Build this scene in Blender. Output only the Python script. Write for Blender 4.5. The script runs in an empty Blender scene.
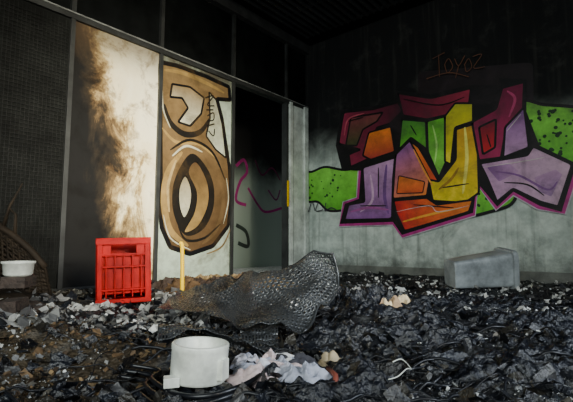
import bpy, math, random
from mathutils import Vector, Matrix, Euler, noise, geometry
F=430.0; PITCH=math.atan(44/430.0); CZ=0.42; G=0.12
CAM=Vector((0,0,CZ))
C=Vector((0.25,5.6,0)); L=Vector((-.64,-.768,0)).normalized(); R=Vector((.768,-.64,0)).normalized()
H=3.09; LA=6.2; LB=6.8
NL=Vector((-L.y,L.x,0)); NR=-Vector((-R.y,R.x,0))

def ray(px,py):
    x=(px-286.5)/F; y=(201-py)/F; c,s=math.cos(PITCH),math.sin(PITCH)
    return Vector((x, c-s*y, s+c*y))
def W(px,py,d):
    r=ray(px,py); return CAM+r*(d/r.y)
def onplane(px,py,p0,n):
    r=ray(px,py); return CAM+r*((p0-CAM).dot(n)/r.dot(n))
# ---------- materials
def mat(name,col=(.5,.5,.5),rough=.6,metal=0,var=.35,scale=8,bump=.0,bscale=40,attr=False,spec=.5,coat=0):
    m=bpy.data.materials.new(name); m.use_nodes=True; nt=m.node_tree; N=nt.nodes; K=nt.links
    b=N['Principled BSDF']; b.inputs['Roughness'].default_value=rough; b.inputs['Metallic'].default_value=metal
    b.inputs['Specular IOR Level'].default_value=spec; b.inputs['Coat Weight'].default_value=coat
    tc=N.new('ShaderNodeTexCoord'); no=N.new('ShaderNodeTexNoise'); no.inputs['Scale'].default_value=scale; no.inputs['Detail'].default_value=8
    no.inputs['Roughness'].default_value=.65
    K.new(tc.outputs['Object'],no.inputs['Vector'])
    mr=N.new('ShaderNodeMapRange'); mr.inputs[1].default_value=.3; mr.inputs[2].default_value=.7
    mr.inputs[3].default_value=1-var; mr.inputs[4].default_value=1+var*.4
    K.new(no.outputs['Fac'],mr.inputs[0])
    mx=N.new('ShaderNodeVectorMath'); mx.operation='SCALE'
    if attr:
        a=N.new('ShaderNodeAttribute'); a.attribute_name='Col'; K.new(a.outputs['Color'],mx.inputs[0])
    else: mx.inputs[0].default_value=col
    K.new(mr.outputs[0],mx.inputs['Scale']); K.new(mx.outputs[0],b.inputs['Base Color'])
    if bump:
        n2=N.new('ShaderNodeTexNoise'); n2.inputs['Scale'].default_value=bscale; n2.inputs['Detail'].default_value=6
        K.new(tc.outputs['Object'],n2.inputs['Vector'])
        bp=N.new('ShaderNodeBump'); bp.inputs['Strength'].default_value=bump; bp.inputs['Distance'].default_value=.02
        K.new(n2.outputs['Fac'],bp.inputs['Height']); K.new(bp.outputs[0],b.inputs['Normal'])
    return m
class NB:
    def __init__(s,m): s.m=m; s.N=m.node_tree.nodes; s.K=m.node_tree.links; s.b=s.N['Principled BSDF']
    def math(s,op,a,b=0,clamp=False):
        n=s.N.new('ShaderNodeMath'); n.operation=op; n.use_clamp=clamp
        for i,v in enumerate((a,b)):
            if hasattr(v,'default_value'): s.K.new(v,n.inputs[i])
            else: n.inputs[i].default_value=v
        return n.outputs[0]
    def noise(s,vec,scale,detail=8,rough=.6,dist=0):
        n=s.N.new('ShaderNodeTexNoise'); n.inputs['Scale'].default_value=scale; n.inputs['Detail'].default_value=detail
        n.inputs['Roughness'].default_value=rough; n.inputs['Distortion'].default_value=dist; s.K.new(vec,n.inputs['Vector']); return n.outputs['Fac']
    def ramp(s,fac,stops):
        n=s.N.new('ShaderNodeValToRGB'); e=n.color_ramp.elements
        while len(e)<len(stops): e.new(.5)
        for i,(p,c) in enumerate(stops): e[i].position=p; e[i].color=(*c,1)
        s.K.new(fac,n.inputs[0]); return n.outputs[0]
    def mix(s,f,a,b,mode='MIX'):
        n=s.N.new('ShaderNodeMix'); n.data_type='RGBA'; n.blend_type=mode
        if hasattr(f,'default_value'): s.K.new(f,n.inputs[0])
        else: n.inputs[0].default_value=f
        for i,v in ((6,a),(7,b)):
            if hasattr(v,'default_value'): s.K.new(v,n.inputs[i])
            else: n.inputs[i].default_value=(*v,1)
        return n.outputs[2]
    def sm(s,v,a,b,o0=0,o1=1):
        n=s.N.new('ShaderNodeMapRange'); n.interpolation_type='SMOOTHSTEP'
        s.K.new(v,n.inputs[0]); n.inputs[1].default_value=a; n.inputs[2].default_value=b; n.inputs[3].default_value=o0; n.inputs[4].default_value=o1
        return n.outputs[0]
    def xyz(s):
        tc=s.N.new('ShaderNodeTexCoord'); sp=s.N.new('ShaderNodeSeparateXYZ'); s.K.new(tc.outputs['Object'],sp.inputs[0])
        return tc.outputs['Object'],sp.outputs[0],sp.outputs[1],sp.outputs[2]
    def bump(s,h,st,d=.01):
        n=s.N.new('ShaderNodeBump'); n.inputs['Strength'].default_value=st; n.inputs['Distance'].default_value=d
        s.K.new(h,n.inputs['Height']); s.K.new(n.outputs[0],s.b.inputs['Normal'])

# ---------- mesh accumulator
class MB:
    def __init__(s): s.v=[];s.f=[];s.mi=[];s.c=[];s.cur=0;s.sm=[];s.smooth=False
    def add(s,vs,fs,mi=None,col=None):
        mi=s.cur if not mi else mi
        o=len(s.v); s.v+= [tuple(v) for v in vs]; s.f+=[tuple(o+i for i in f) for f in fs]; s.mi+=[mi]*len(fs); s.sm+=[s.smooth]*len(fs)
        if col is None: s.c+=[(1,1,1)]*len(vs)
        elif isinstance(col,list): s.c+=col
        else: s.c+=[col]*len(vs)
    def box(s,c,sz,M=None,mi=0,col=None,taper=1):
        x,y,z=[k/2 for k in sz]; c=Vector(c)
        vs=[]
        for dz in(-1,1):
            t=taper if dz>0 else 1
            for dx,dy in((-1,-1),(1,-1),(1,1),(-1,1)):
                p=Vector((dx*x*t,dy*y*t,dz*z)); vs.append((M@p if M else p)+c)
        s.add(vs,[(3,2,1,0),(4,5,6,7),(0,1,5,4),(1,2,6,5),(2,3,7,6),(3,0,4,7)],mi,col)
    def lathe(s,prof,c,n=40,M=None,mi=0,col=None):
        c=Vector(c); vs=[];fs=[]
        for r,z in prof:
            for k in range(n):
                a=2*math.pi*k/n; p=Vector((r*math.cos(a),r*math.sin(a),z)); vs.append((M@p if M else p)+c)
        for i in range(len(prof)-1):
            for k in range(n): fs.append((i*n+k,i*n+(k+1)%n,(i+1)*n+(k+1)%n,(i+1)*n+k))
        s.add(vs,fs,mi,col)
    def tube(s,pts,r,n=8,mi=0,col=None):
        pts=[Vector(p) for p in pts]; vs=[];fs=[]; m=len(pts)
        for i,p in enumerate(pts):
            t=(pts[min(i+1,m-1)]-pts[max(i-1,0)]).normalized()
            u=t.orthogonal().normalized() if i==0 else (u-t*u.dot(t)).normalized()
            w=t.cross(u); rr=r(i/(m-1)) if callable(r) else r
            for k in range(n):
                a=2*math.pi*k/n; vs.append(p+u*rr*math.cos(a)+w*rr*math.sin(a))
        for i in range(m-1):
            for k in range(n): fs.append((i*n+k,i*n+(k+1)%n,(i+1)*n+(k+1)%n,(i+1)*n+k))
        fs.append(tuple(reversed(range(n)))); fs.append(tuple(range((m-1)*n,m*n)))
        s.add(vs,fs,mi,col)
    def grid(s,fn,nu,nv,mi=0,col=None):
        vs=[fn(i/nu,j/nv) for j in range(nv+1) for i in range(nu+1)]
        fs=[(j*(nu+1)+i,j*(nu+1)+i+1,(j+1)*(nu+1)+i+1,(j+1)*(nu+1)+i) for j in range(nv) for i in range(nu)]
        if callable(col): col=[col(*v) for v in vs]
        s.add(vs,fs,mi,col)
    def obj(s,name,mats,smooth=None,M=None,origin=None,parent=None):
        me=bpy.data.meshes.new(name)
        me.from_pydata(s.v,[],s.f); me.polygons.foreach_set('material_index',s.mi)
        me.polygons.foreach_set('use_smooth',s.sm if smooth is None else [smooth]*len(s.f))
        ca=me.color_attributes.new('Col','FLOAT_COLOR','POINT'); ca.data.foreach_set('color',[k for c in s.c for k in (*c[:3],1.0)])
        for m in (mats if isinstance(mats,(list,tuple)) else [mats]): me.materials.append(m)
        me.update()
        ob=bpy.data.objects.new(name,me); bpy.context.scene.collection.objects.link(ob)
        if M is not None: ob.matrix_world=M
        if parent: ob.parent=parent
        return ob
def frame(X,p=C):
    Y=Vector((-X.y,X.x,0)); return Matrix(((X.x,Y.x,0,p.x),(X.y,Y.y,0,p.y),(0,0,1,p.z),(0,0,0,1)))
ML=frame(L); MR=frame(R)
def smooth_closed(p,n=6,closed=True):
    out=[];m=len(p); P=[Vector(q) for q in p]
    rng=range(m) if closed else range(m-1)
    for i in rng:
        g=lambda k: P[k%m] if closed else P[max(0,min(m-1,k))]
        a,b,c,d=g(i-1),g(i),g(i+1),g(i+2)
        for k in range(n):
            t=k/n; out.append(.5*((2*b)+(c-a)*t+(2*a-5*b+4*c-d)*t*t+(3*b-a-3*c+d)*t**3))
    if not closed: out.append(P[-1])
    return out
def soften(p,q=.07):
    out=[]; m=len(p)
    for i in range(m):
        a,b_,c=p[i-1],p[i],p[(i+1)%m]
        s,e=b_.lerp(a,q),b_.lerp(c,q); out+= [s,(s+e+b_*2)/4,e]
    return out

# ---------- room shell
m_back=mat('sooted_concrete',rough=.85,spec=.2); nb=NB(m_back); vec,x,y,z=nb.xyz()
n1=nb.noise(vec,1.1,8,.6,.6); n2=nb.noise(vec,6,10,.7)
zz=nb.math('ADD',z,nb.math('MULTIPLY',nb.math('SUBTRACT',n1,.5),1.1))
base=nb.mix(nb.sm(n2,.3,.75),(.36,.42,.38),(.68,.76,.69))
soot_falloff=nb.sm(zz,1.15,1.95)  # soot, plus the light's falloff towards the top painted into the colour
col=nb.mix(soot_falloff,base,(.007,.0075,.008))
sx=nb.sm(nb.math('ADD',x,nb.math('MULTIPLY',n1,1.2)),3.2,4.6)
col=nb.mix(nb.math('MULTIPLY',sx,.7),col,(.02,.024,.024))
mp=nb.N.new('ShaderNodeMapping'); mp.inputs['Scale'].default_value=(6,1,.35); nb.K.new(vec,mp.inputs[0]); dr=nb.noise(mp.outputs[0],2.5,6,.6)
col=nb.mix(nb.math('MULTIPLY',nb.sm(dr,.5,.75),.45),col,(.04,.04,.035))
n5=nb.noise(vec,2.6,9,.7,.4); col=nb.mix(nb.math('MULTIPLY',nb.sm(n5,.52,.7),.45),col,(.05,.05,.045))
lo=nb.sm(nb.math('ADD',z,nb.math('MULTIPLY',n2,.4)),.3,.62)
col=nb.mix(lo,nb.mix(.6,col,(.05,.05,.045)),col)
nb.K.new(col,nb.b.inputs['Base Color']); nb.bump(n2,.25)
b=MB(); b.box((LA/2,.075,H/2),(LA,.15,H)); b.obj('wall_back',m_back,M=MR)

m_ceil=mat('charred_ceiling',(.006,.006,.007),.9,var=.6,scale=4,bump=.5,bscale=12,spec=.1)
m_slat=mat('ceiling_slat_metal',(.030,.032,.034),.6,var=.6,scale=3,spec=.2)
def quadprism(p,z0,z1): 
    vs=[(q.x,q.y,z0) for q in p]+[(q.x,q.y,z1) for q in p]
    return vs,[(3,2,1,0),(4,5,6,7),(0,1,5,4),(1,2,6,5),(2,3,7,6),(3,0,4,7)]
b=MB()
cor=[C-R*.3-L*.3,C+R*LA-L*.3,C+R*LA+L*LB,C-R*.3+L*LB]
b.add(*quadprism(cor,H,H+.15)); b.obj('ceiling',m_ceil)
b=MB(); b.add(*quadprism([C-R*2.2-L*.15,C+R*LA-L*.15,C+R*LA+L*LB,C-R*2.2+L*LB],-.15,0)); b.obj('floor',mat('burnt_concrete_floor',(.06,.06,.06),.8))
b=MB()
for i in range(26):
    a=.25+i*.085; p0=C+R*a+L*.25; p1=C+R*a+L*3.0; mid=(p0+p1)/2; mid.z=H-.03
    Mx=Matrix.Rotation(math.atan2(L.y,L.x),4,'Z').to_3x3(); b.box(mid,(2.75,.022,.05),Mx)
for j in range(6):
    mid=C+R*1.31+L*(.25+j*.55); mid.z=H-.015
    b.box(mid,(2.2,.03,.03),Matrix.Rotation(math.atan2(R.y,R.x),4,'Z').to_3x3())
b.obj('ceiling_slat_grille',m_slat)
b=MB(); b.box((LB/2,.04,H-.06),(LB,.08,.12)); b.obj('trim_1',mat('sooted_beam',(.03,.03,.03),.7,var=.5),M=ML)

m_dark=mat('smoke_blackened_plaster',(.02,.02,.02),.85,var=.5,bump=.3,bscale=8)
def wall_open(b,length,w0,w1,z0,z1,th=.2):
    b.box((w0/2,0,H/2),(w0,th,H)); b.box(((w1+length)/2,0,H/2),(length-w1,th,H))
    b.box(((w0+w1)/2,0,z0/2),(w1-w0,th,z0)); b.box(((w0+w1)/2,0,(z1+H)/2),(w1-w0,th,H-z1))
b=MB(); wall_open(b,LA,.8,5.4,.9,2.5); b.obj('wall_front',m_dark,M=frame(R,C+L*LB))
b=MB(); wall_open(b,LB,2.4,5.9,.9,2.4); b.obj('wall_right',m_dark,M=frame(L,C+R*LA))

# ---------- left partition wall
RAIL=2.22; T=[.03,.42,1.33,2.248,3.056,3.75,4.6,5.5,LB]
m_frame=mat('sooted_steel_frame',(.036,.038,.037),.5,metal=.2,var=.6,scale=5)
m_lframe=mat('pale_painted_frame',(.70,.76,.70),.5,var=.5,scale=6)
root=bpy.data.objects.new('wall_left',None); bpy.context.scene.collection.objects.link(root); root.matrix_world=ML
def lobj(b,name,m): 
    o=b.obj(name,m); o.parent=root; return o
b=MB()
for t in T[2:]: b.box((t,0,H/2),(.035,.08,H))
b.box((LB/2,0,RAIL),(LB,.09,.05)); b.box((LB/2,0,H-.03),(LB,.07,.06))
b.box(((T[2]+LB)/2,0,.05),(LB-T[2],.08,.10))
b.box((T[1],0,H/2),(.03,.08,H)); lobj(b,'frame_posts_and_rails',m_frame)
b=MB(); b.box((.20,.01,RAIL/2),(.20,.06,RAIL)); b.box((.36,.045,RAIL/2),(.05,.03,RAIL)); b.box((.06,.03,RAIL/2),(.07,.08,RAIL)); lobj(b,'door_jamb',m_lframe)
b=MB(); b.box((LB/2,.05,RAIL+.022),(LB,.008,.010)); lobj(b,'rail_highlight_strip',mat('painted_rail_highlight',(.25,.26,.25),.5,var=.6))  # added pale strip, paints the thin highlight along the top rail
m_yel=mat('yellow_plastic',(.80,.50,.001),.55,var=.1,spec=.1)
b=MB(); b.box((.42,.05,1.05),(.025,.012,.32)); lobj(b,'yellow_marker_strip',m_yel)
m_glass=mat('smoke_blackened_glass',(.006,.007,.007),.4,var=.7,scale=3,bump=.15,bscale=15,spec=.15)
b=MB(); b.box((LB/2,0,(RAIL+H)/2),(LB,.012,H-RAIL)); lobj(b,'transom_glass',m_glass)
m_burnt=mat('burnt_panel',(.008,.009,.008),.75,var=.8,scale=3,bump=.8,bscale=14,spec=.15)
b=MB(); b.box(((T[4]+LB)/2,0,RAIL/2),(LB-T[4],.03,RAIL)); lobj(b,'burnt_panels',m_burnt)
b=MB(); x0=T[4]+.02; x1=T[6]
n=int((x1-x0)/.028)
for i in range(n): b.box((x0+i*.028,.024,RAIL/2+.1),(.003,.003,RAIL-.3))
for i in range(int((RAIL-.3)/.028)): b.box(((x0+x1)/2,.028,.25+i*.028),(x1-x0,.003,.003))
lobj(b,'wire_mesh',mat('sooted_wire',(.018,.019,.018),.6,var=.9,scale=3,spec=.2))
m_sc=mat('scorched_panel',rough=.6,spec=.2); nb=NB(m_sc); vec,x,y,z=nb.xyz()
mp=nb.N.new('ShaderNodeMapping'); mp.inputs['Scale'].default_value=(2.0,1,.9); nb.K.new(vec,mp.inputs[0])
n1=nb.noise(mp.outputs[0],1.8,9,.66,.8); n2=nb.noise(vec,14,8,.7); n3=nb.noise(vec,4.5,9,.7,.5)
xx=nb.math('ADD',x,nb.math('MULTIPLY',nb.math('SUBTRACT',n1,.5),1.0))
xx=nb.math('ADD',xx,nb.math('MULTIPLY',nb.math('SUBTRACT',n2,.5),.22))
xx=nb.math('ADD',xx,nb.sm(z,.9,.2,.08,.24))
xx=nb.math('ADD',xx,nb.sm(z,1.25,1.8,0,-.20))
col=nb.ramp(nb.sm(xx,2.2,3.15),[(0,(.98,.92,.68)),(.33,(.86,.75,.48)),(.43,(.46,.33,.15)),(.54,(.16,.10,.045)),(.66,(.035,.025,.015)),(.85,(.007,.0068,.0065))])  # scorch and soot; the pale part also paints the lit region into the colour
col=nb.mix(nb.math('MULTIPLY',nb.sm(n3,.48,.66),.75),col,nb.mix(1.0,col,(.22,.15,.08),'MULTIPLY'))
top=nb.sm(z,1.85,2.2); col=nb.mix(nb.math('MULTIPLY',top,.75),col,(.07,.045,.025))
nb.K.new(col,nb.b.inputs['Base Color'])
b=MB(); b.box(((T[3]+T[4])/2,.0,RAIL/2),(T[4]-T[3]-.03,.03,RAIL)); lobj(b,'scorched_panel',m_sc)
m_pp=mat('pale_panel',rough=.6,spec=.2); nb=NB(m_pp); vec,x,y,z=nb.xyz()
n1=nb.noise(vec,2.6,9,.68,.4); n2=nb.noise(vec,16,8,.7)
col=nb.mix(nb.sm(n2,.35,.75),(.50,.60,.48),(.34,.40,.32))
col=nb.mix(nb.math('MULTIPLY',nb.sm(n1,.46,.66),.65),col,(.13,.11,.06))
col=nb.mix(nb.sm(nb.math('ADD',z,n1),2.2,2.9),col,(.08,.07,.05))
nb.K.new(col,nb.b.inputs['Base Color'])
b=MB(); b.box(((T[2]+T[3])/2,.0,RAIL/2),(T[3]-T[2]-.03,.03,RAIL)); lobj(b,'graffiti_panel',m_pp)

# ---------- corridor seen through doorway
m_cor=mat('corridor_plaster',rough=.8); nb=NB(m_cor); vec,x,y,z=nb.xyz()
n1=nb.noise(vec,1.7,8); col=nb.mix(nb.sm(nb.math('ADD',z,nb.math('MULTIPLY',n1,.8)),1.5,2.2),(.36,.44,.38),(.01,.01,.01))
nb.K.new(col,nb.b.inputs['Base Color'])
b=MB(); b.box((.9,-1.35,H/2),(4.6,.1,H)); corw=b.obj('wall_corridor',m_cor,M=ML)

# ---------- graffiti painting
def paintmat(name,grime,gc):
    m=mat(name,rough=.55,var=.35,scale=7,attr=True,spec=.25); nb=NB(m); vec,x,y,z=nb.xyz()
    src=nb.b.inputs['Base Color'].links[0].from_socket
    g=nb.noise(vec,3.2,9,.68,.5); g2=nb.noise(vec,22,6,.7)
    c=nb.mix(nb.math('MULTIPLY',nb.sm(g,.46,.72),grime),src,gc)
    c=nb.mix(nb.math('MULTIPLY',nb.sm(g2,.55,.8),grime*.8),c,gc)
    nb.K.new(c,nb.b.inputs['Base Color']); return m
m_paint=paintmat('spray_paint',.55,(.03,.02,.025)); m_paint2=paintmat('scorched_spray_paint',.65,(.06,.035,.012))
class Paint:
    def __init__(s,M,inward,off): 
        s.M=M; s.n=inward; s.mb=MB(); s.k=0; s.off=off; s.Mi=M.inverted()
        s.p0=M.to_translation()+inward*off
    def loc(s,px,py): return s.Mi@onplane(px,py,s.p0,s.n)
    def lay(s,p):
        s.k+=1; d=(s.off+.0008+.00025*s.k); sg=1 if (s.Mi.to_3x3()@s.n).y>0 else -1
        return [Vector((q[0],sg*d,q[1])) for q in p]
    def rawpoly(s,p2,c1,c2=None,g=(0,1)):
        vs=s.lay(p2); tri=geometry.tessellate_polygon([[Vector((q[0],q[1],0)) for q in p2]])
        pr=[q[0]*g[0]+q[1]*g[1] for q in p2]; lo,hi=min(pr),max(pr); c2=c2 or c1
        cs=[tuple(c1[i]+(c2[i]-c1[i])*((v-lo)/(hi-lo+1e-9)) for i in range(3)) for v in pr]
        s.mb.add(vs,tri,0,cs)
    def to2(s,pts): 
        o=[]
        for p in pts: q=s.loc(*p[:2]); o.append(Vector((q.x,q.z)))
        return o
    def poly(s,pts,c1,c2=None,g=(0,1),sm=False,outline=.022,oc=(.004,.004,.005)):
        p=s.to2(pts)
        p=smooth_closed(p) if sm else soften(p)
        s.rawpoly(p,c1,c2,g)
        if outline: s.rawstroke(p+[p[0],p[1]],outline,oc)
    def rawstroke(s,p,w,c,taper=False):
        left=[];right=[]
        m=len(p)
        for i in range(m):
            t=(p[min(i+1,m-1)]-p[max(i-1,0)])
            if t.length<1e-7: t=Vector((1,0))
            t.normalize(); n=Vector((-t.y,t.x)); k=w/2*(math.sin(math.pi*(i+.6)/(m+.2))**.5 if taper else 1)
            left.append(p[i]+n*k); right.append(p[i]-n*k)
        vs=s.lay(left+right); s.mb.add(vs,[(i,i+1,m+i+1,m+i) for i in range(m-1)],0,[c]*(2*m))
    def stroke(s,pts,w,c,taper=False,sm=True):
        p=s.to2(pts)
        if sm: p=smooth_closed(p,6,False)
        s.rawstroke(p,w,c,taper)
    def dot(s,px,py,r,c):
        q=s.loc(px,py); s.rawpoly([Vector((q.x+r*math.cos(a*math.pi/5),q.z+r*math.sin(a*math.pi/5))) for a in range(10)],c)
BK=(.004,.004,.005); GR=(.12,.50,.03); GR2=(.26,.70,.08); PU=(.27,.10,.34); MAU=(.56,.31,.53); OR=(.90,.24,.03); RD=(.65,.015,.02); MR_=(.14,.006,.04); YE=(.90,.72,.03); PK=(.50,.03,.25)
P=Paint(MR,NR,0)
P.poly([(418,72),(533,62),(534,120),(418,120)],(.012,.008,.010),outline=0)
def greens(pts,seedn,n,box):
    P.poly(pts,GR,GR2,sm=True,outline=.03)
    rr=random.Random(seedn)
    for i in range(n): P.dot(rr.uniform(box[0],box[2]),rr.uniform(box[1],box[3]),rr.uniform(.008,.02),(.01,.05,.01))
greens([(293,178),(297,167),(310,172),(325,167),(345,170),(365,166),(368,182),(352,206),(330,211),(318,202),(305,200)],1,22,(302,175,345,198))
greens([(520,104),(545,105),(573,107),(600,112),(600,160),(573,164),(530,158)],2,60,(530,110,590,155))
greens([(455,212),(466,217),(490,212),(512,204),(516,188),(500,168),(475,172),(460,190)],3,16,(472,180,505,206))
sil=[(337,146),(342,110),(372,107),(397,101),(396,91),(432,95),(470,86),(502,86),(500,79),(527,80),(527,112),(540,146),(577,164),(562,212),(540,206),(514,192),(498,207),(478,183),(474,213),(403,235),(394,222),(341,224),(346,204),(360,199),(362,171),(343,170)]
p=P.to2(sil); lowp=p[12:25]
P.rawstroke(lowp,.085,(.55,.50,.56)); P.rawstroke(lowp,.06,PK); P.rawpoly(p,BK)
P.poly([(340,144),(345,113),(374,110),(399,103),(404,111),(391,124),(378,128),(374,140),(390,150),(372,158),(352,167),(350,155),(362,150)],(.28,.02,.06),(.03,.008,.015),g=(1,.2))
P.poly([(352,118),(372,115),(384,113),(378,122),(364,130),(358,146),(347,146)],(.05,.07,.02),(.20,.04,.05))
P.poly([(364,168),(396,158),(394,180),(393,219),(346,220),(350,205),(366,202)],PU,MAU)
P.poly([(370,133),(392,127),(396,152),(372,160),(364,156)],(.38,.03,.03),OR)
P.poly([(399,94),(432,99),(472,89),(470,104),(446,116),(428,120),(404,116)],(.07,.005,.02),(.28,.02,.05),g=(1,0))
P.poly([(403,120),(427,122),(428,150),(412,138),(400,150)],GR,(.05,.2,.03))
P.poly([(428,122),(446,117),(447,162),(440,178),(429,152)],GR2,GR)
P.poly([(446,117),(456,104),(474,104),(474,122),(456,128),(452,165),(446,162)],YE,(.40,.4,.03))
P.poly([(397,155),(411,141),(431,178),(428,196),(394,199)],OR,PU,g=(-.5,1))
P.poly([(411,141),(420,148),(440,182),(432,197),(430,178)],RD,OR)
P.poly([(430,180),(440,182),(457,160),(457,130),(478,124),(480,193),(466,203),(434,201)],YE,(.62,.30,.02),g=(.3,1))
P.poly([(395,201),(428,198),(438,205),(474,200),(470,212),(406,231),(398,214)],RD,OR,g=(1,.2))
P.poly([(400,176),(426,182),(424,193),(398,194)],(.7,.10,.03),OR,outline=.012)
P.poly([(473,123),(497,110),(503,89),(525,83),(524,110),(506,135),(502,158),(480,161)],MR_,(.40,.02,.10),g=(0,-1))
P.poly([(480,128),(497,120),(496,148),(484,155)],RD,(.15,.01,.03))
P.poly([(506,128),(525,108),(530,148),(504,158)],MAU,PU)
P.poly([(481,164),(528,156),(534,147),(573,165),(559,207),(541,202),(514,189),(498,202),(488,178)],MAU,(.64,.42,.56),g=(1,0))
P.poly([(488,168),(510,164),(520,172),(500,182)],PU,MAU,outline=0,g=(1,0))
P.poly([(535,178),(556,170),(563,175),(552,197),(540,192)],(.36,.2,.40),MAU,outline=0)
P.stroke([(496,172),(520,176),(548,190),(558,182)],.02,PU,True)
P.stroke([(505,183),(528,185),(545,196)],.015,BK,True)
P.stroke([(372,175),(374,200),(362,212)],.03,(.66,.42,.62),True); P.stroke([(388,165),(386,195),(390,214)],.04,(.18,.07,.26),True)
P.stroke([(352,212),(370,208),(390,210)],.03,(.42,.10,.34),True)
P.stroke([(466,128),(468,160),(464,194)],.035,(.95,.85,.15),True); P.stroke([(440,190),(452,180),(460,168)],.03,(.45,.25,.02),True)
P.stroke([(404,222),(430,215),(462,208)],.025,(.95,.42,.05),True); P.stroke([(415,150),(426,172),(434,186)],.02,(.9,.35,.06),True)
P.stroke([(434,126),(438,145),(436,165)],.02,(.45,.85,.2),True); P.stroke([(346,136),(350,120),(366,114)],.02,(.5,.08,.12),True)
P.stroke([(508,92),(516,100),(510,118)],.025,(.5,.05,.16),True)
for q in [[(362,206),(388,206)],[(380,168),(380,198)],[(444,188),(470,184)],[(415,205),(455,208)],[(488,135),(492,148)],[(405,100),(440,106),(466,98)],[(412,126),(418,136)],[(350,122),(365,118)]]: P.stroke(q,.014,BK,True)
for q in [[(398,212),(430,206),(440,212),(470,206)],[(484,168),(530,161),(545,158)],[(508,132),(522,115)]]: P.stroke(q,.008,(.7,.6,.6),True)
tg=(.15,.06,.030)
for q in [[(434,60),(446,54)],[(440,56),(441,78)],[(446,66),(450,60),(454,68),(449,74),(446,66)],[(456,60),(460,67),(466,57)],[(460,67),(457,79)],[(466,66),(470,60),(473,68),(468,73),(466,66)],[(474,58),(483,56),(475,69),(486,68)],[(428,80),(450,74),(470,78)]]: P.stroke(q,.007,tg)
for q in [[(306,203),(310,212),(314,202),(317,211)],[(320,203),(318,211),(325,210)],[(328,203),(327,211),(333,208),(338,210)]]: P.stroke(q,.012,(.03,.02,.04))
P.mb.obj('graffiti_mural',m_paint,M=MR)

Q=Paint(ML,NL,.015)
BR=(.24,.155,.065); BR2=(.11,.06,.025); CR=(.62,.60,.44); GD=(.36,.23,.075)
Q.poly([(160,62),(178,66),(205,76),(229,87),(230,100),(217,99),(222,118),(229,165),(231,200),(228,226),(213,246),(190,254),(170,247),(161,226)],BR2,BR,outline=.045,g=(.6,1))
Q.poly([(209,92),(216,100),(222,124),(226,158),(216,150),(206,136),(210,118)],(.55,.58,.44),(.40,.40,.28),outline=.02)
Q.poly([(172,84),(190,87),(204,98),(201,114),(190,126),(178,122),(188,108),(182,98),(170,97)],CR,BR,outline=.022)
Q.stroke([(164,70),(182,73),(206,83),(224,93)],.04,GD,True)
Q.stroke([(164,104),(170,122),(184,134),(200,132),(210,118)],.06,(.012,.010,.008),True)
Q.stroke([(162,128),(176,142),(198,144),(216,158)],.035,GD,True)
Q.stroke([(170,150),(190,140),(212,152),(225,180)],.03,(.010,.008,.006),True)
Q.stroke([(182,152),(168,172),(164,202),(170,230),(188,246)],.075,GD,True)
Q.stroke([(176,160),(168,185),(169,212)],.03,(.50,.36,.16),True)
Q.stroke([(205,158),(219,178),(223,202),(216,230),(202,244)],.05,(.16,.095,.04),True)
Q.poly([(190,154),(204,164),(213,184),(213,208),(204,228),(188,236),(178,226),(172,204),(175,178)],(.010,.008,.006),sm=True,outline=0)
Q.poly([(196,162),(207,182),(208,204),(198,226),(184,232),(194,212),(196,192),(188,172)],GD,BR2,sm=True,outline=.012)
Q.poly([(185,176),(191,190),(190,206),(184,218),(179,206),(179,188)],CR,(.30,.24,.13),sm=True,outline=.015)
Q.stroke([(178,226),(186,240),(204,238),(220,224)],.025,(.010,.008,.006),True)
Q.stroke([(172,156),(186,146),(202,152)],.022,CR,True); Q.stroke([(226,178),(228,200),(223,224)],.014,CR,True)
Q.stroke([(163,215),(170,238),(190,250)],.014,CR,True); Q.stroke([(162,90),(163,110),(170,128)],.016,CR,True)
Q.stroke([(206,254),(222,246),(231,226)],.02,BR,True)
for q in [[(205,98),(213,96),(207,105),(214,106)],[(206,110),(213,110)],[(207,116),(213,113),(213,120),(207,121)],[(207,126),(214,124)],[(208,131),(213,136),(214,129)]]: Q.stroke(q,.014,BK)
o=Q.mb.obj('graffiti_lettering',m_paint2); o.parent=root
MC=ML@Matrix.Translation((0,-1.3,0)); S=Paint(MC,NL,0)
for q,w,c in [([(236,166),(244,160),(247,172),(240,182),(236,200),(246,205)],.05,PK),([(248,188),(258,205),(266,212),(282,208)],.04,PK),([(255,160),(262,175),(272,168),(280,180)],.03,(.2,.03,.1)),([(236,225),(246,232),(248,246),(238,243)],.06,(.05,.07,.06)),([(268,190),(276,200),(280,190)],.03,(.3,.05,.2))]: S.stroke(q,w,c)
o=S.mb.obj('graffiti_tag',m_paint); o.parent=corw; o.location=(0,-1.3,0)

b=MB(); b.box((LA/2,-.012,.10),(LA,.024,.16)); b.obj('baseboard_back',mat('dirty_skirting',(.16,.17,.15),.6,var=.6,scale=6),M=MR)

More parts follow.
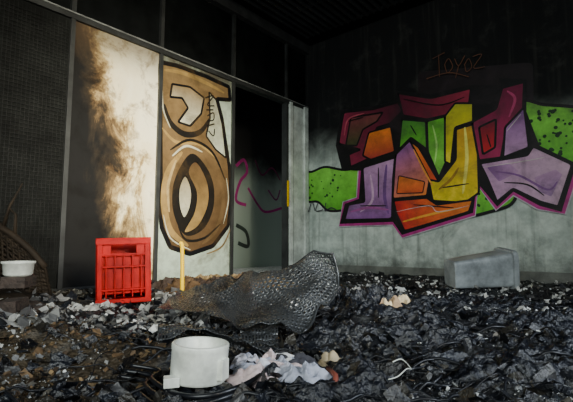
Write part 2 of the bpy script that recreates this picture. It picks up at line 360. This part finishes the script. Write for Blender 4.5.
# ---------- debris field (single object: bed + fragments)
def gauss(x,y,cx,cy,sx,sy): return math.exp(-((x-cx)/sx)**2-((y-cy)/sy)**2)
def hgt(x,y):
    v=Vector((x,y,0))
    h=G-.03+.022*noise.noise(v*1.7)+.026*noise.noise(v*5+Vector((3,1,0)))+.014*abs(noise.noise(v*13))+.012*noise.noise(v*30)
    h+=.10*gauss(x,y,-1.0,1.3,.5,.28)+.05*gauss(x,y,-1.6,2.3,.5,.4)+.02*gauss(x,y,.9,1.9,.7,.3)
    h-=.02*gauss(x,y,-.2,.85,.35,.3)
    rg=1-abs(noise.noise(Vector((x*3-y*2,y*10,5))))
    h+=.022*rg**3*(1/(1+math.exp(-(x-.0)*6)))*math.exp(-max(0,y-1.8))
    return max(h,.03)
def tcol(x,y,z):
    n=noise.noise(Vector((x,y,1))*3); n2=noise.noise(Vector((x,y,7))*14)
    c=Vector((.006,.0065,.009))
    br=min(1,1.3*gauss(x,y,-.9,1.25,.6,.45)); c=c.lerp(Vector((.085,.060,.030)),br*.85)
    ash=max(0,n2*1.6-.25)*.8+ .5*max(0,n)*(.35 if x>0 else 1.2)*.6
    c=c.lerp(Vector((.19,.195,.19)),min(.75,ash*.55))
    return tuple(c)
m_ter=mat('ash_and_char',rough=.6,var=.7,scale=30,bump=1.0,bscale=70,attr=True,spec=.35)
m_char=mat('charred_bits',rough=.34,var=.5,scale=40,attr=True,bump=.5,bscale=90,spec=.6)
m_plas=mat('plaster_bits',rough=.8,var=.35,scale=40,attr=True)
m_cab=mat('burnt_cable_rubber',(.008,.009,.012),.4,var=.4,scale=20,spec=.4)
m_sheet=mat('burnt_plastic_sheet',(.006,.0075,.012),.36,var=.5,scale=12,bump=.9,bscale=55,spec=.65)
D=MB()
def room(a,bb): return C+R*a+L*bb
def tf(u,v):
    p=room(.07+u*(LA-.35),.10+v*(LB-.4)); return (p.x,p.y,hgt(p.x,p.y))
D.cur=0; D.smooth=True; D.grid(tf,340,340,None,tcol)
def inroom(x,y,m=.16):
    d=Vector((x,y,0))-C; a=d.dot(R); q=d.dot(L)
    return a>m and q>m and a<LA-.3 and q<LB-.4
def rpos(r,rmin=.62,rmax=5.5,amin=-42,amax=42):
    while True:
        d=rmin*(rmax/rmin)**r.random(); a=math.radians(r.uniform(amin,amax)); x=d*math.sin(a); y=d*math.cos(a)
        if inroom(x,y): return x,y,d
def rrot(r,t=.9): return Euler((r.uniform(-t,t),r.uniform(-t,t),r.uniform(0,6.28))).to_matrix()
def flake(b,r,p,s,col,curl=.5):
    M=rrot(r); w=s*r.uniform(.25,.9); k=r.uniform(-curl,curl)*s; ph=r.uniform(0,9)
    vs=[]
    for j in range(3):
        for i in range(4):
            u=(i/3-.5);v=(j/2-.5); jag=1+.6*noise.noise(Vector((u*4+ph,v*4,ph)))
            q=Vector((u*s*jag*2,v*w*jag*2,k*(u*u+v)*2+.3*s*noise.noise(Vector((u*5,v*5,ph))))); vs.append(M@q+p)
    b.add(vs,[(j*4+i,j*4+i+1,(j+1)*4+i+1,(j+1)*4+i) for j in range(2) for i in range(3)],None,[col]*12)
def chunk(b,r,p,s,col):
    M=rrot(r); vs=[]
    for dz in(-1,1):
        for dx,dy in((-1,-1),(1,-1),(1,1),(-1,1)):
            vs.append(M@Vector((dx*s*r.uniform(.3,1.1)*.6,dy*s*r.uniform(.3,1)*.5,dz*s*r.uniform(.2,.8)*.5))+p)
    b.add(vs,[(3,2,1,0),(4,5,6,7),(0,1,5,4),(1,2,6,5),(2,3,7,6),(3,0,4,7)],None,[col]*8)
def scatter(n,seed,cols,mi,kind='mix',smin=.008,smax=.04,region=None,lift=.3,pw=1.6,**kw):
    r=random.Random(seed); D.cur=mi; D.smooth=False
    for i in range(n):
        for _ in range(60):
            x,y,d=rpos(r,**kw)
            if region is None or r.random()<region(x,y): break
        s=smin*(smax/smin)**(r.random()**pw); 
        c=r.choice(cols); k=r.uniform(.6,1.3); c=tuple(q*k for q in c)
        p=Vector((x,y,hgt(x,y)+s*lift))
        (chunk if (kind=='chunk' or (kind=='mix' and r.random()<.4)) else flake)(D,r,p,s,c)
def cl(x,y): return 1 if noise.noise(Vector((x*3,y*3,3)))>.04 else .15
def cl2(x,y): return .25 if noise.noise(Vector((x*2.5,y*4,8)))>.0 else 1
scatter(12000,11,[(.005,.006,.009),(.008,.010,.015),(.016,.018,.024),(.004,.004,.005),(.03,.027,.022),(.06,.06,.062)],1,smax=.036,smin=.004,region=cl2)
scatter(7500,12,[(.15,.155,.16),(.24,.24,.24),(.10,.09,.075)],2,smin=.002,smax=.012,region=cl)
scatter(3800,13,[(.75,.77,.77),(.5,.5,.48)],2,smin=.0018,smax=.010,region=cl)
scatter(1300,14,[(.50,.50,.47),(.25,.25,.24),(.12,.12,.12)],2,kind='mix',smin=.008,smax=.042,rmin=1.5,rmax=3.2,amin=-40,amax=-10,region=cl)
scatter(1500,15,[(.7,.7,.67),(.40,.40,.38)],2,smin=.006,smax=.034,rmin=2.1,rmax=5.4,amin=-5,amax=42,region=cl)
scatter(1800,16,[(.14,.085,.04),(.08,.05,.025),(.20,.13,.06)],2,smin=.003,smax=.018,region=lambda x,y: min(1,gauss(x,y,-.9,1.3,.7,.5)+gauss(x,y,-.5,3.2,.8,.5)))
r=random.Random(5); D.cur=3; D.smooth=True
def crawl(r,x,y,n,step,turn,lift):
    a=r.choice((0,3.14))+r.uniform(-.8,.8); pts=[]
    for i in range(n):
        pts.append((x,y,hgt(x,y)+lift+.010*math.sin(i*.7))); a+=r.uniform(-turn,turn); x+=math.cos(a)*step; y+=math.sin(a)*step
        if not inroom(x,y): break
    return pts
for i in range(170):
    x,y,d=rpos(r,rmin=.66,rmax=2.6,amin=-20,amax=42); p=crawl(r,x,y,r.randint(8,24),.025,.4,.008)
    if len(p)>3: D.tube(smooth_closed(p,2,False),r.choice((.0012,.0015,.002,.003,.004)),6,None)
def crump(cx,cy,sx,sy,rot,seed,amp=.07,z=.01):
    ca,sa=math.cos(rot),math.sin(rot)
    def fn(u,v):
        a=(u-.5)*sx*(1+.2*noise.noise(Vector((v*3,seed,0)))); q=(v-.5)*sy*(1+.2*noise.noise(Vector((u*3,seed,4))))
        x=cx+a*ca-q*sa; y=cy+a*sa+q*ca
        n=(1-abs(noise.noise(Vector((a*6,q*14,seed)))*2))*.5+.4*noise.noise(Vector((a*16,q*30,seed)))+.3*noise.noise(Vector((a*45,q*60,seed)))
        e=min(1,6*min(u,1-u,v,1-v)); return (x,y,hgt(x,y)+z+amp*max(n,-.3)*e-.02*(1-e))
    return fn
D.cur=4
for i,(cx,cy,sx,sy,rt) in enumerate([(.75,1.15,.9,.35,.1),(.35,1.55,.7,.3,-.1),(1.15,1.7,.9,.35,.15),(.9,2.35,1.0,.4,-.05),(.1,1.02,.4,.3,.3),(.45,2.0,.7,.35,.0)]):
    D.grid(crump(cx,cy,sx,sy,rt,i*3.1,.055,.006),110,60,None)
D.obj('debris_field',[m_ter,m_char,m_plas,m_cab,m_sheet])
b=MB(); b.box((.9,-.65,.04),(3.8,1.2,.08)); b.obj('corridor_ash_layer',m_ter,M=ML)

# ---------- perforated metal sheet
net=[[(158,312,1.85),(208,320,1.58),(255,330,1.40),(304,330,1.44)],
     [(174,298,2.0),(220,300,1.78),(250,306,1.60),(320,308,1.58)],
     [(198,289,2.15),(236,284,1.93),(262,276,1.73),(336,286,1.66)],
     [(220,282,2.3),(244,278,2.1),(292,264,1.85),(333,253,1.70)]]
NW=[[W(*q) for q in row] for row in net]
def cat(P,t):
    n=len(P)-1; i=max(0,min(int(t*n),n-1)); f=t*n-i; a,b_,c,d=P[max(i-1,0)],P[i],P[i+1],P[min(i+2,n)]
    return .5*((2*b_)+(c-a)*f+(2*a-5*b_+4*c-d)*f*f+(3*b_-a-3*c+d)*f**3)
def SS(u,v):
    p=cat([cat(row,u) for row in NW],v)
    n=(.4-abs(noise.noise(Vector((u*3.4,v*1.8,2.3)))))*.085-.012+(.3-abs(noise.noise(Vector((u*6+v*4,v*3,7)))))*.025
    m=noise.noise(Vector((u*3,v*3,12)))*.04
    return p+Vector((m*.5,m,n))
def S2(u,v):
    q=W(158+u*120,348-v*26+10*math.sin(u*3),1.24+v*.30); z=hgt(q.x,q.y)+.03+.02*math.sin(u*5+v*3)+.03*math.sin(u*math.pi)*(1-v)
    return Vector((q.x,q.y,z))
def perforated(b,S,nu,nv,hr=.33,skip=lambda u,v:False):
    for j in range(nv):
        for i in range(nu):
            if skip(i/nu,j/nv): continue
            u0,v0=i+.5,j+.5; vs=[];
            for k in range(8):
                a=math.pi/4*k; cx,cy=math.cos(a),math.sin(a); m=.5/max(abs(cx),abs(cy))
                vs.append(S((u0+cx*m)/nu,(v0+cy*m)/nv)); 
            for k in range(8):
                a=math.pi/4*k; vs.append(S((u0+math.cos(a)*hr)/nu,(v0+math.sin(a)*hr)/nv))
            b.add(vs,[(k,(k+1)%8,8+(k+1)%8,8+k) for k in range(8)])
m_perf=mat('scorched_perforated_steel',(.058,.063,.068),.34,metal=.4,var=.85,scale=6,spec=.7)
b=MB(); perforated(b,SS,44,24,.24)
perforated(b,S2,36,10,.24,lambda u,v: noise.noise(Vector((u*4,v*3,5)))>.35)
b.tube([SS(i/30,1) for i in range(31)],.004,6); b.tube([SS(1,i/12) for i in range(13)],.004,6)
o=b.obj('perforated_metal_sheet',m_perf,smooth=True)
so=o.modifiers.new('s','SOLIDIFY'); so.thickness=.0015

# ---------- red crate
m_red=mat('red_crate_plastic',(.34,.0012,.0012),.5,var=.6,scale=7,spec=.15)
def crate():
    b=MB(); w,h,d=.26,.335,.20; t=.012
    for sx in(-1,1):
        b.box((sx*(w/2-t/2),0,h/2),(t,d-.002,h-.004))
        for k in range(4): b.box((sx*(w/2+.004),-d/2+.03+k*.048,h/2),(.010,.010,h-.03))
    b.box((0,0,t/2),(w,d,t)); b.box((0,d/2-t/2,h/2),(w-.002,t,h-.004))
    y=-d/2
    for z,hh in((.012,.024),(h-.014,.028)): b.box((0,y-.006,z),(w+.014,.026,hh))
    for sx in(-1,1): b.box((sx*(w/2-.012),y-.004,h/2),(.024,.024,h))
    b.box((0,y+.014,h*.45),(w-.03,.008,h*.62))
    for k in range(1,6): b.box((-w/2+k*w/6,y-.001,h*.42),(.007,.024,h*.66))
    for zz in(.07,.19,.255): b.box((0,y-.003,zz),(w-.03,.026,.010))
    for sx in(-1,1): b.box((sx*.09,y+.004,h-.055),(.055,.012,.06))
    b.box((0,y+.0,h-.085),(w-.04,.02,.012))
    for sy in(-1,1): b.box((0,sy*(d/2-.006),h-.004),(w+.014,.02,.022))
    for sx in(-1,1): b.box((sx*(w/2-.002),0,h-.004),(.02,d,.022))
    return b
p=W(117,300,2.3); p.z=hgt(p.x,p.y)+.006
M=Matrix.Translation((p.x,p.y+.10,p.z))@Matrix.Rotation(math.radians(20),4,'Z')@Matrix.Rotation(math.radians(-2),4,'Y')
o=crate().obj('plastic_crate',m_red,M=M); bv=o.modifiers.new('b','BEVEL'); bv.width=.002; bv.segments=2
b=MB(); p0=W(182,292,2.3); p0.z=hgt(p0.x,p0.y)-.01
b.tube(smooth_closed([p0,p0+Vector((.0,.0,.13)),p0+Vector((-.004,.0,.29)),p0+Vector((-.008,0,.325)),p0+Vector((-.018,0,.332))],6,False),.0105,12)
b.obj('bent_yellow_pipe',m_yel,smooth=True)

# ---------- white cylindrical pot foreground
m_wh=mat('dirty_white_ceramic',(.74,.77,.70),.35,var=.45,scale=16)
pm=W(193,386,.93); z0=pm.z-.003
b=MB(); rr=.063; hh=.080; ty=pm.y+.055
Mt=Matrix.Rotation(math.radians(3),3,'Y')
b.lathe([(0,.004),(rr*.90,.004),(rr*.94,0),(rr*.98,.006),(rr*.985,hh-.014),(rr*1.0,hh-.012),(rr,hh-.002),(rr-.002,hh),(rr-.008,hh),(rr-.010,hh-.004),(rr-.011,.014),(0,.010)],(pm.x,ty,z0),64,Mt)
b.box((pm.x-.046,ty-.052,z0+.011),(.032,.026,.020),Matrix.Rotation(.3,3,'Z'))
b.box((pm.x+rr*.93,ty-.03,z0+.030),(.013,.028,.042),Matrix.Rotation(-.4,3,'Z'))
o=b.obj('white_ceramic_pot',m_wh,smooth=False)
for f in o.data.polygons: f.use_smooth = f.index<len(o.data.polygons)-12
bv=o.modifiers.new('b','BEVEL'); bv.width=.0015; bv.segments=2; bv.limit_method='ANGLE'; bv.angle_limit=.7
b=MB(); q=W(18,275,2.0); sz=q.z-.005
b.lathe([(0,.004),(.050,.0),(.060,.01),(.064,.056),(.070,.058),(.070,.068),(.062,.068),(.056,.02),(0,.015)],(q.x,q.y,sz),36)
b.obj('white_flower_pot',m_wh,smooth=True)
# charred brick-like block heap the pot stands on
b=MB(); rq=random.Random(4)
for k,(dx,dy,zz,s) in enumerate([(-.03,0,.0,.11),(.05,.03,.0,.10),(0,-.03,.03,.09),(0,.01,max(.02,sz-hgt(q.x,q.y)-.045),.10)]):
    b.box((q.x+dx,q.y+dy,hgt(q.x,q.y)+zz+.02),(s*1.3,s,.05),rrot(rq,.12 if k<3 else .0))
o=b.obj('charred_brick_stack',mat('charred_brick',(.05,.035,.028),.85,var=.7,scale=20,bump=.6,bscale=60))

# ---------- grey waste bin lying on side
m_bin=mat('grey_bin_plastic',(.33,.36,.37),.42,var=.6,scale=8)
def bin_():
    b=MB(); prof=[(.0,.0,0),(.092,.075,0),(.098,.08,.008),(.125,.105,.42),(.125,.105,.43),(.14,.12,.43),(.142,.122,.445),(.142,.122,.465),(.118,.098,.467),(.117,.097,.42),(.088,.07,.015),(0,0,.013)]
    n=48; vs=[];fs=[]
    for (hx,hy,z) in prof:
        for k in range(n):
            a=2*math.pi*k/n; c,s=math.cos(a),math.sin(a); e=.28
            vs.append(Vector((hx*math.copysign(abs(c)**e,c),hy*math.copysign(abs(s)**e,s),z)))
    for i in range(len(prof)-1):
        for k in range(n): fs.append((i*n+k,i*n+(k+1)%n,(i+1)*n+(k+1)%n,(i+1)*n+k))
    b.add(vs,fs); return b
p=W(452,286,3.1); zz=hgt(p.x+.25,p.y)
M=Matrix.Translation((p.x+.005,p.y+.05,zz+.110))@Matrix.Rotation(math.radians(8),4,'Z')@Matrix.Rotation(math.radians(90-5),4,'Y')@Matrix.Rotation(math.radians(8),4,'Z')
bin_().obj('waste_bin',m_bin,M=M)

# ---------- crumpled paper / plastic heap
def wad(name,px,py,d,sx,sy,sz,col,seed,m=None,n=7,lift=0):
    r=random.Random(seed); p=W(px,py,d); b=MB()
    for i in range(n):
        o=Vector((r.uniform(-.5,.5)*sx,r.uniform(-.5,.5)*sy,0)); s=sx*r.uniform(.2,.4); ph=r.uniform(0,50); c=r.choice(col)
        x,y=p.x+o.x,p.y+o.y; zb=hgt(x,y)+lift
        Mr=Matrix.Rotation(r.uniform(0,6.28),3,'Z')
        def fn(u,v):
            a=(u-.5)*2*s;q=(v-.5)*1.5*s
            nn=(1-2*abs(noise.noise(Vector((a*28,q*28,ph)))))*.6+.5*noise.noise(Vector((a*60,q*60,ph)))
            aa=a*(1+.3*noise.noise(Vector((q*20,ph,0)))); qq=q*(1+.3*noise.noise(Vector((a*20,ph,3))))
            k=Mr@Vector((aa,qq,sz*(.5+nn*.6)*max(0.15,1-((u-.5)**2+(v-.5)**2)*3)))
            return (x+k.x,y+k.y,zb+k.z)
        b.grid(fn,22,18,0,[c]*(23*19))
    return b.obj(name,m or m_plas)
wad('crumpled_paper_scraps',268,364,1.08,.18,.16,.05,[(.55,.55,.62),(.6,.48,.48),(.35,.37,.45),(.5,.5,.5),(.03,.03,.04),(.02,.02,.025)],3,n=20,lift=.010)
wad('crumpled_foam_wad',392,299,2.0,.13,.08,.08,[(.75,.60,.38),(.40,.27,.16)],4,n=6)
wad('scorched_insulation_wad',325,352,1.2,.08,.07,.03,[(.38,.31,.2),(.2,.15,.08)],6,n=5)
wad('charred_cloth_bundle',362,294,2.1,.34,.16,.12,[(.006,.008,.014),(.010,.010,.012)],8,m=m_char,n=6)
wad('white_paper_scrap',95,298,2.1,.12,.08,.03,[(.45,.44,.4)],9,n=3)
wad('dry_leaf_litter',215,272,3.2,.7,.25,.12,[(.22,.14,.05),(.14,.08,.035),(.32,.22,.10),(.05,.03,.02)],10,n=22)
b=MB(); 
w=[W(*q) for q in [(393,370,1.1),(402,366,1.12),(411,372,1.08),(407,381,1.03),(398,385,1.0),(388,384,1.0)]]
b.tube(smooth_closed([Vector((q.x,q.y,hgt(q.x,q.y)+.03)) for q in w],6,False),.0014,6); b.obj('white_wire',m_wh,smooth=True)
b=MB(); w=[W(*q) for q in [(120,352,1.1),(150,348,1.08),(140,372,.98),(165,392,.88),(200,396,.86),(240,385,.92),(262,362,1.05)]]
for k in range(3): b.tube(smooth_closed([Vector((q.x+.01*k,q.y+.012*k,hgt(q.x,q.y)+.012+.01*k)) for q in w],6,False),.0055,8)
b.obj('black_hose_bundle',mat('black_hose',(.008,.009,.012),.3),smooth=True)
b=MB(); q=W(334,385,.98); b.tube([(q.x,q.y-.03,hgt(q.x,q.y)+.02),(q.x+.004,q.y,hgt(q.x,q.y)+.035),(q.x-.006,q.y+.07,hgt(q.x,q.y)+.03)],.006,8)
b.obj('rusty_rod',mat('rust',(.22,.05,.03),.7),smooth=True)

# ---------- burnt wicker chair toppled at the left
m_wick=mat('scorched_wicker',(.022,.015,.009),.75,var=.7,scale=14,spec=.2)
b=MB(); b.smooth=True
def back(u,v):
    x=-1.92+u*.62; y=2.62-.22*math.sin(u*2.2)-.10*v; top=.58-.36*u**2.2
    return Vector((x,y,.08+v*top+.03*noise.noise(Vector((u*4,v*4,1)))))
b.grid(lambda u,v: back(u,v)+Vector((0,.012,0)),24,14)
for j in range(22):
    b.tube([back(i/40,j/21)+Vector((0,(.006 if (i+j)%2 else -.006),0)) for i in range(41)],.007,6)
for i in range(20): b.tube([back(i/19,j/14)+Vector((0,-.004,0)) for j in range(15)],.006,6)
b.tube([back(i/40,1) for i in range(41)],.018,8)
def seat(u,v):
    x=-1.85+u*.62; y=2.15+v*.38; e=min(1,5*min(u,1-u,v,1-v)); return Vector((x,y,.07+.10*e+.05*noise.noise(Vector((x*5,y*5,0)))))
b.grid(seat,30,20)
r=random.Random(2)
for i in range(7):
    q=back(.1+.11*i,1); b.tube([q,q+Vector((r.uniform(-.03,.03),0,.12)),q+Vector((r.uniform(-.10,.10),0,r.uniform(.15,.32)))],lambda t:.008*(1-t)+.003,7)
b.obj('burnt_wicker_chair',m_wick)

# ---------- lights
def area(name,loc,target,sx,sy,e,col,spread=180):
    l=bpy.data.lights.new(name,'AREA'); l.shape='RECTANGLE'; l.size=sx; l.size_y=sy; l.energy=e; l.color=col; l.spread=math.radians(spread)
    o=bpy.data.objects.new(name,l); bpy.context.scene.collection.objects.link(o); o.location=loc
    o.rotation_euler=(Vector(target)-Vector(loc)).to_track_quat('-Z','Y').to_euler(); return o
wf=C+L*(LB-.12)+R*3.6; area('window_daylight_front',(wf.x,wf.y,1.7),(1.0,4.8,.6),3.0,1.4,42,(.92,1.0,.97),78)
wr=C+R*(LA-.12)+L*4.5; area('panel_warm_fill',(wr.x,wr.y,1.65),(-1.25,3.7,1.15),1.2,1.2,38,(1.0,.93,.74),31)  # added narrow warm lamp, aimed to brighten the scorched panel
ws=C+R*(LA-.12)+L*3.1; area('debris_side_fill',(ws.x,ws.y,1.7),(.2,1.9,.0),1.1,1.2,17,(.78,.88,1.0),55)  # added cool lamp for raking relief and glints on the debris
cl_=C+R*(-.7)+L*(2.6); area('corridor_fill',(cl_.x,cl_.y,1.5),(C.x-R.x*1.2+L.x*.3,C.y-R.y*1.2+L.y*.3,.7),.5,1.0,5,(.85,1,.95),140)  # added lamp, lifts the otherwise unlit corridor wall
w=bpy.data.worlds.new('World'); bpy.context.scene.world=w; w.use_nodes=True; w.node_tree.nodes['Background'].inputs[0].default_value=(.3,.45,.8,1); w.node_tree.nodes['Background'].inputs[1].default_value=.010
cd=bpy.data.cameras.new('Camera'); cd.sensor_width=36; cd.lens=F/573*36; cd.clip_start=.05
co=bpy.data.objects.new('Camera',cd); bpy.context.scene.collection.objects.link(co); co.location=CAM; co.rotation_euler=(math.pi/2+PITCH,0,0); bpy.context.scene.camera=co

# align the room with the world axes
RZ=Matrix.Rotation(-math.atan2(R.y,R.x),4,'Z')
bpy.context.view_layer.update()
for ob in list(bpy.context.scene.objects):
    if ob.parent: continue
    if ob.type=='MESH' and ob.matrix_world==Matrix.Identity(4): ob.data.transform(RZ)
    else: ob.matrix_world=RZ@ob.matrix_world
